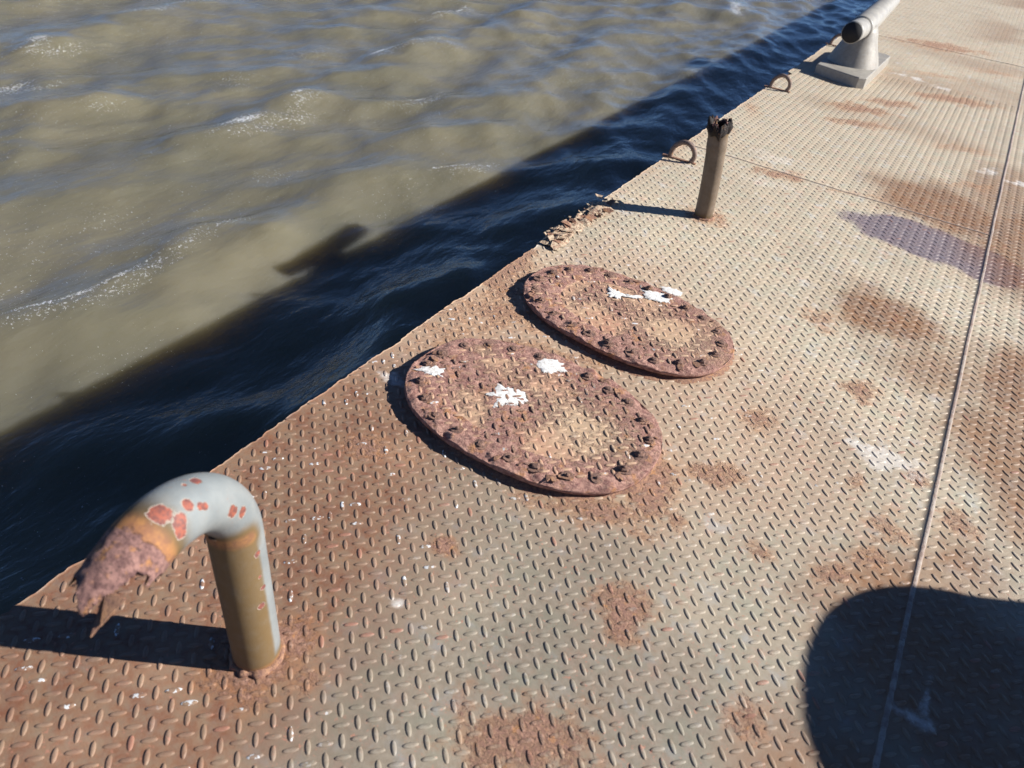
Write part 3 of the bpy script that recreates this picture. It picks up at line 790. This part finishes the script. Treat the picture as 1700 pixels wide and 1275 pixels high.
chips = [(-16.23,8.73,13.46,.40),(-16.13,9.60,13.12,.26),(-15.85,9.12,13.05,.28),(-15.77,8.98,12.97,.26),(-15.68,8.85,12.75,.24),(-16.06,10.0,12.75,.16),(-16.08,10.15,12.6,.14),
         (-16.25,11.21,11.32,.24),(-16.27,11.3,11.15,.22),(-16.38,11.71,10.73,.26),(-16.52,12.18,7.75,.17),(-16.53,12.19,5.61,.15),(-16.54,11.95,4.6,.2),(-16.5,12.1,6.4,.12),(-16.99,10.6,12.97,.22),(-16.9,10.1,13.25,.16)]
chip = fields_chip(Wd, chips)
scale_ = np.maximum(sstep(math.radians(88), math.radians(104), phA + .07 * fbm(Wd[:, 0], Wd[:, 1], Wd[:, 2], 3)), .9 * sstep(.55, .0, hz) * .8)
inner_mask = np.zeros(len(Vall)); inner_mask[nO:] = 1
scale_ = np.maximum(scale_, inner_mask)
# side that faces the camera below the bend carries ochre run-off
face = np.concatenate([(nrm @ np.array([.55, -.83, 0])).ravel()] * 2)
nrt = np.concatenate([(nrm @ np.array([.563, .826, 0])).ravel()] * 2)
ochre = np.clip(.64 * sstep(.80, .60, nrt) * sstep(9.6, 8.9, hz) * (phA < .3), 0, 1)
ochre = np.maximum(ochre, .85 * sstep(-.2, .6, face) * np.exp(-((hz - 9.0) / .9) ** 2) * (phA < .6))
ochre = np.maximum(ochre, 1.0 * sstep(math.radians(70), math.radians(100), phA))
ochre = np.maximum(ochre, .8 * sstep(1.3, .2, hz))
goose = thing('gooseneck_vent', 'pale grey gooseneck vent pipe with chipped paint and a rusted torn mouth', 'vent pipe', PB)
link('bent_pipe', mesh_from('bent_pipe', Vall, FF, M_pipe, {'m1': np.stack([chip, scale_, ochre], 1)}), goose)
# dark drain nub under the crook
p0 = np.array([.35, -1.25, 11.05 - .75]); 
V, F, _ = tube([(dv * .95 + np.array([0, 0, 9.55])), (dv * 1.28 + np.array([0, 0, 9.42]))], .17, 12)
link('drain_nub', mesh_from('drain_nub', V, F, M_black), goose)
# weld collar round the foot
def collar(parent, r, rad, seed, mat=M_rust):
    n = 48; t = np.linspace(0, 2 * np.pi, n, endpoint=False)
    V = []; k_ = 8
    for a in t:
        rr = rad * (1 + .7 * vnoise(math.cos(a) * 4 + seed, math.sin(a) * 4))
        for q in range(k_):
            b = 2 * np.pi * q / k_
            V.append(((r + rr * math.cos(b)) * math.cos(a), (r + rr * math.cos(b)) * math.sin(a), .06 + rr * .7 * math.sin(b)))
    F = [(i_ * k_ + q, ((i_+1) % n) * k_ + q, ((i_+1) % n) * k_ + (q+1) % k_, i_ * k_ + (q+1) % k_) for i_ in range(n) for q in range(k_)]
    link('weld_collar', mesh_from('weld_collar', V, F, mat), parent)
collar(goose, 1.10, .20, 2)
r_ = random.Random(4)
for (ang_, off_, len_) in [(0.6, 0, 1.0), (0.0, 0, .6)]:
    # jagged shards hanging from the lower lip
    end = dv * (r_b * (1 - math.cos(math.radians(118)))) + np.array([0, 0, h0 + r_b * math.sin(math.radians(118))])
    tan = dv * math.sin(math.radians(118)) + np.array([0, 0, math.cos(math.radians(118))])
    latv = np.cross(dv, [0, 0, 1]); outv = outward[-1]
    aa = .5 + ang_ * .36
    b = end + RP * (math.cos(aa) * outv * .98 + math.sin(aa - 1.3) * latv * .98)
    w_ = r_.uniform(.28, .42); tip = b + tan * len_ - outv * r_.uniform(.0, .3)
    s1 = b - latv * w_ - tan * .3; s2 = b + latv * w_ - tan * .3; up = outv * .07
    VV = [s1, s2, tip, s1 - up, s2 - up, tip - up]
    link('rusted_shard', mesh_from('rusted_shard', VV, [(0, 1, 2), (5, 4, 3), (0, 3, 4, 1), (1, 4, 5, 2), (2, 5, 3, 0)], M_rust, smooth=False), goose)

# ================================================================ snapped-off post
Bp = np.array([-18.5, 74.25, undulate(-18.5, 74.25)])
lean = -Rc[:, 0] * np.array([1, 1, 0]); lean /= np.linalg.norm(lean)
zz = np.linspace(-.1, 10.4, 90)
ctr = np.outer(zz, [0, 0, 1]) + np.outer(.95 * (np.maximum(zz, 0) / 10) ** 1.6, lean)
rad = .95 + .05 * np.exp(-((zz - 7.6) / .5) ** 2) + .10 * sstep(7.5, 10.5, zz)
V, F, _ = tube(ctr, rad, 64, cap=False)
Vr = V.reshape(90, 64, 3); a = np.arange(64) * 2 * np.pi / 64
Vr = Vr + (Vr - ctr[:, None]) * (.12 * sstep(8.6, 10, zz)[:, None] * fbm(np.cos(a) * 3, np.sin(a) * 3, zz[:, None] * 1.2, 3) + .02 * fbm(np.cos(a) * 2, np.sin(a) * 2, zz[:, None] * .4, 2))[..., None]
lim = 9.95 + .55 * fbm(np.cos(a) * 3.5, np.sin(a) * 3.5, 5, 4) + .25 * vnoise(a * 5, 2)
inn = ctr[:, None] + (Vr - ctr[:, None]) * .86
V = np.concatenate([Vr.reshape(-1, 3), inn.reshape(-1, 3)]); nO = 90 * 64; F = []
for k in range(89):
    for q in range(64):
        q2 = (q + 1) % 64
        if zz[k+1] <= lim[q] and zz[k+1] <= lim[q2]:
            F.append((k*64+q, k*64+q2, (k+1)*64+q2, (k+1)*64+q)); 
            if k > 50: F.append((nO+k*64+q, nO+(k+1)*64+q, nO+(k+1)*64+q2, nO+k*64+q2))
        elif zz[k] <= min(lim[q], lim[q2]): F.append((k*64+q, k*64+q2, nO+k*64+q2, nO+k*64+q))
hz = V[:, 2]
post = thing('broken_post', 'tan steel post snapped off at the top with a blackened jagged rim', 'post', Bp)
sc_ = np.maximum(.6 * sstep(.8, 0, hz), .75 * sstep(9.0, 9.8, hz))
och = .35 + .4 * sstep(.9, 0, hz) + .3 * sstep(8.2, 9.2, hz)
link('post_tube', mesh_from('post_tube', V, F, M_post, {'m1': np.stack([0 * hz, sc_, np.clip(och, 0, 1)], 1)}), post)
collar(post, .97, .16, 6)
# burnt, scorched crown: ring of black lumps and teeth
r_ = random.Random(21)
VV = []; FF = []
ktop = int(np.searchsorted(zz, 9.3))
n = 56; prof = []
for q in range(n):
    a_ = 2 * np.pi * q / n
    hh = 9.9 + .45 * vnoise(math.cos(a_) * 3, math.sin(a_) * 3, 3) + .3 * vnoise(a_ * 6, 7)
    lo = 8.85 + .35 * vnoise(math.cos(a_) * 2.5, math.sin(a_) * 2.5, 9) + (-.25 if math.cos(a_ - 3.6) > 0 else .2)
    c_, s_ = math.cos(a_), math.sin(a_)
    for rr, z_ in [(1.03, lo), (1.22 + .22 * vnoise(a_ * 4, 1), (lo + hh) / 2), (1.16 + .22 * vnoise(a_ * 5, 6), hh), (.84, hh - .12), (.78, lo)]:
        off = .95 * (z_ / 10) ** 1.6 * lean
        VV.append((rr * c_ + off[0], rr * s_ + off[1], z_))
for q in range(n):
    for k in range(5):
        FF.append((q*5+k, ((q+1) % n)*5+k, ((q+1) % n)*5+(k+1) % 5, q*5+(k+1) % 5))
link('jagged_rim', mesh_from('jagged_rim', VV, FF, M_black), post)
off = .95 * (9.2 / 10) ** 1.6 * lean
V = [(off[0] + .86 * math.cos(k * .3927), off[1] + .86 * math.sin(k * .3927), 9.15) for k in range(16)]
link('black_plug', mesh_from('black_plug', V, [tuple(range(16))], M_black), post)  # black disc closing the tube below the rim

# ================================================================ lifting eyes on the edge
def eye(y, label):
    t = thing('lashing_eye', label, 'lashing eye', (-26.7, y, undulate(-26.7, y)), (0, 0, .02), 'steel lashing eyes along the deck edge')
    V, F = box(-2.15, 2.15, -.20, .20, -.05, .16)
    link('base_bar', mesh_from('base_bar', V, F, M_rust, smooth=False), t)
    s = np.linspace(0, 1, 30)
    P = []
    pts = [(-1.15, .1), (-1.1, .9), (-.75, 1.75), (0, 2.35), (.8, 2.35), (1.5, 1.75), (1.72, .9), (1.45, .1)]
    # Catmull-Rom through the outline of the bent rod
    pp = [pts[0]] + pts + [pts[-1]]
    for k in range(1, len(pp) - 2):
        p0, p1, p2, p3 = [np.array(v) for v in pp[k-1:k+3]]
        for u in np.linspace(0, 1, 6, endpoint=False):
            P.append(.5 * (2*p1 + (p2-p0)*u + (2*p0-5*p1+4*p2-p3)*u*u + (3*p1-p0-3*p2+p3)*u**3))
    P.append(np.array(pts[-1])); P = np.array(P)
    P = np.stack([P[:, 0] * 1.03, 0 * P[:, 0], P[:, 1] * .93], 1)
    V, F, _ = tube(P, .30, 12)
    link('bent_rod', mesh_from('bent_rod', V, F, M_eye), t)
    return t
M_eye = rust_material('eye_steel', (.15, .10, .085), (.30, .22, .18), 1.2, .0015)
eye(88.0, 'bent-rod lashing eye at the deck edge, nearest the snapped-off post')
eye(131.7, 'bent-rod lashing eye at the deck edge, between the post and the bollard')
eye(175.5, 'lashing eye at the deck edge half hidden behind the bollard')

# ================================================================ bollard
bo = thing('mooring_bollard', 'pale grey mooring bollard with a horned crossbar on a thick square base', 'bollard', (-20.0, 157.5, undulate(-20, 157.5)))
# thick base slab with clipped corners
pts = [(-4.6, -9.6), (3.3, -12.4), (4.4, -11.6), (4.6, 11.4), (3.6, 12.4), (-4.0, 12.4), (-4.8, 11.2)]
n = len(pts); zb = 1.75
V = [(x, y, -.05) for x, y in pts] + [(x, y, zb - .12) for x, y in pts] + [(x * .975, y * .985, zb) for x, y in pts]
F = [(k, (k+1) % n, n + (k+1) % n, n + k) for k in range(n)] + [(n + k, n + (k+1) % n, 2*n + (k+1) % n, 2*n + k) for k in range(n)] + [tuple(2*n + k for k in range(n))]
def plain(V, sc=.1, oc=.1, seed=1):
    V = np.asarray(V, float); z = np.zeros(len(V))
    return {'m1': np.stack([z, z + sc, z + oc], 1)}
link('base_slab', mesh_from('base_slab', V, F, M_boll, plain(V, .08, .24), smooth=False), bo)
# pedestal: wide foot drawn in to a neck
prof = [(4.9, zb - .02), (4.8, zb + .2), (4.3, zb + 1.4), (3.6, zb + 2.8), (3.0, zb + 4.2), (2.6, zb + 5.4), (2.0, zb + 6.6)]
V = []; n = 48
for rr, z in prof:
    for k in range(n):
        a_ = 2 * np.pi * k / n; V.append((rr * .92 * math.cos(a_), rr * 1.02 * math.sin(a_) - 1.5, z))
F = [(q*n + k, q*n + (k+1) % n, (q+1)*n + (k+1) % n, (q+1)*n + k) for q in range(len(prof)-1) for k in range(n)] + [tuple((len(prof)-1)*n + k for k in range(n))]
link('pedestal', mesh_from('pedestal', V, F, M_boll, plain(V, .20, .25)), bo)
c0 = np.array([-.5, -11.5, 8.0]); c1 = np.array([-.4, -3.5, 7.7]); c2 = np.array([-.3, .5, 8.0]); c3 = np.array([.6, 17.0, 10.5])
P = [c0 + (c1 - c0) * t for t in np.linspace(0, 1, 10)]
V, F, _ = tube(P, 1.72, 40)
link('near_horn', mesh_from('near_horn', V, F, M_boll, plain(V, .05, .1)), bo)
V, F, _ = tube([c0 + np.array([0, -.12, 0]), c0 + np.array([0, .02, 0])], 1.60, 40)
M_cap = NT('horn_end_shade').fin((.012, .012, .016), .8)  # near-black colour paints in the shade on the horn's end face
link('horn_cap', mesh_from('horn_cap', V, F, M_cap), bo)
P = [c1 + (c2 - c1) * t for t in np.linspace(-.2, 1, 8)] + [c2 + (c3 - c2) * t for t in np.linspace(.1, 1, 12)]
V, F, _ = tube(P, np.concatenate([np.linspace(2.0, 2.1, 8), np.append(np.linspace(2.0, 1.6, 11), .9)]), 40)
link('far_horn', mesh_from('far_horn', V, F, M_boll, plain(V, .05, .08)), bo)

b2 = bo.copy(); COL.objects.link(b2); b2.location = Vector((-20.0 * A, 388 * A, 0))
b2['label'] = 'second pale mooring bollard farther along the deck edge, beyond the top of the view'
for ch in list(bo.children):
    c = ch.copy(); COL.objects.link(c); c.parent = b2
bo['group'] = b2['group'] = 'mooring bollards along the deck edge'

# ================================================================ torn strip of deck edge
tn = link('torn_edge_flakes', None, None, (0, 0, 0)); tn['label'] = 'torn and lifted strip of flaking pale paint and rust on the deck edge'; tn['category'] = 'torn plate'
nx, ny = 34, 150
u = np.linspace(0, 1, nx); v = np.linspace(56.6, 69.0, ny)
U_, V_ = np.meshgrid(u, v, indexing='ij')
wid = 2.2 + .4 * fbm(V_ * .6, 2, 1, 3)
x = EX - .35 + .25 * fbm(V_ * 1.4, 5, 1, 3) + U_ * wid
z = .22 + .26 * fbm(x * 1.3, V_ * 1.1, 3, 5) + .30 * np.clip(fbm(x * .7, V_ * .55, 9, 2) + .15, 0, 1) * np.sin(U_ * np.pi) - .30 * sstep(.18, 0, U_) - .12 * sstep(.85, 1, U_)
Vt = np.stack([x, V_, z], -1).reshape(-1, 3); Ft = grid_faces(nx, ny)
fc = Vt[Ft].mean(1); hole = fbm(fc[:, 0] * 1.5, fc[:, 1] * 1.0, 11, 3) > .36
Ft = Ft[~hole]
link('flaked_sheet', mesh_from('flaked_sheet', Vt, Ft, M_flake), tn)
r_ = random.Random(9)
for k in range(46):
    yy = r_.uniform(56.8, 70.5); xx = EX + r_.uniform(-.35, 1.5) if yy < 65 else EX + r_.uniform(-.6, 2.3)
    n_ = r_.randint(5, 8); s = r_.uniform(.15, .8)
    VV = []
    for q_ in range(n_):
        aa = 6.2832 * q_ / n_; rr = s * r_.uniform(.5, 1.3)
        VV.append((rr * math.cos(aa) * .75, rr * math.sin(aa), r_.uniform(-.06, .06)))
    VV2 = VV + [(x_ * .95, y_ * .95, z_ + .06) for x_, y_, z_ in VV]
    FF = [tuple(reversed(range(n_))), tuple(range(n_, 2 * n_))] + [(q_, (q_+1) % n_, n_ + (q_+1) % n_, n_ + q_) for q_ in range(n_)]
    link('rust_flake', mesh_from('rust_flake', VV2, FF, M_flake if r_.random() < .55 else M_rust, smooth=False), tn, (xx, yy, r_.uniform(.15, .45)), (r_.uniform(-.3, .3), r_.uniform(-.35, .25), r_.uniform(0, 6.28)))

# ================================================================ steel drum just outside the picture; its shadow lies on the deck
M_drum = rust_material('drum_paint', (.05, .07, .10), (.08, .10, .13), .2, .001)
prof = [(0, 0), (8.4, 0), (8.65, .2), (8.65, .7), (8.45, 1.0), (8.45, 6.6), (8.75, 7.0), (8.45, 7.4), (8.45, 13.4), (8.75, 13.8), (8.45, 14.2), (8.45, 19.6), (8.65, 20.0), (8.65, 20.5), (8.4, 20.6), (8.2, 20.1), (0, 20.1)]
n = 96; V = []
for rr, z in prof:
    for k in range(n): V.append((1.05 * rr * math.cos(2*np.pi*k/n), 1.05 * rr * math.sin(2*np.pi*k/n), z))
F = [(q*n + k, q*n + (k+1) % n, (q+1)*n + (k+1) % n, (q+1)*n + k) for q in range(len(prof)-1) for k in range(n)]
s_c = 25.0 + 20.5 / math.tan(SUN_EL); n_c = 18.3
dx_, dy_ = s_c * .876 - n_c * .482, s_c * .482 + n_c * .876
thing('steel_drum', 'dark steel drum on the deck that throws the round shadow at lower right', 'drum', (dx_, dy_, 0), (0, 0, 0), None, mesh_from('steel_drum', V, F, M_drum))
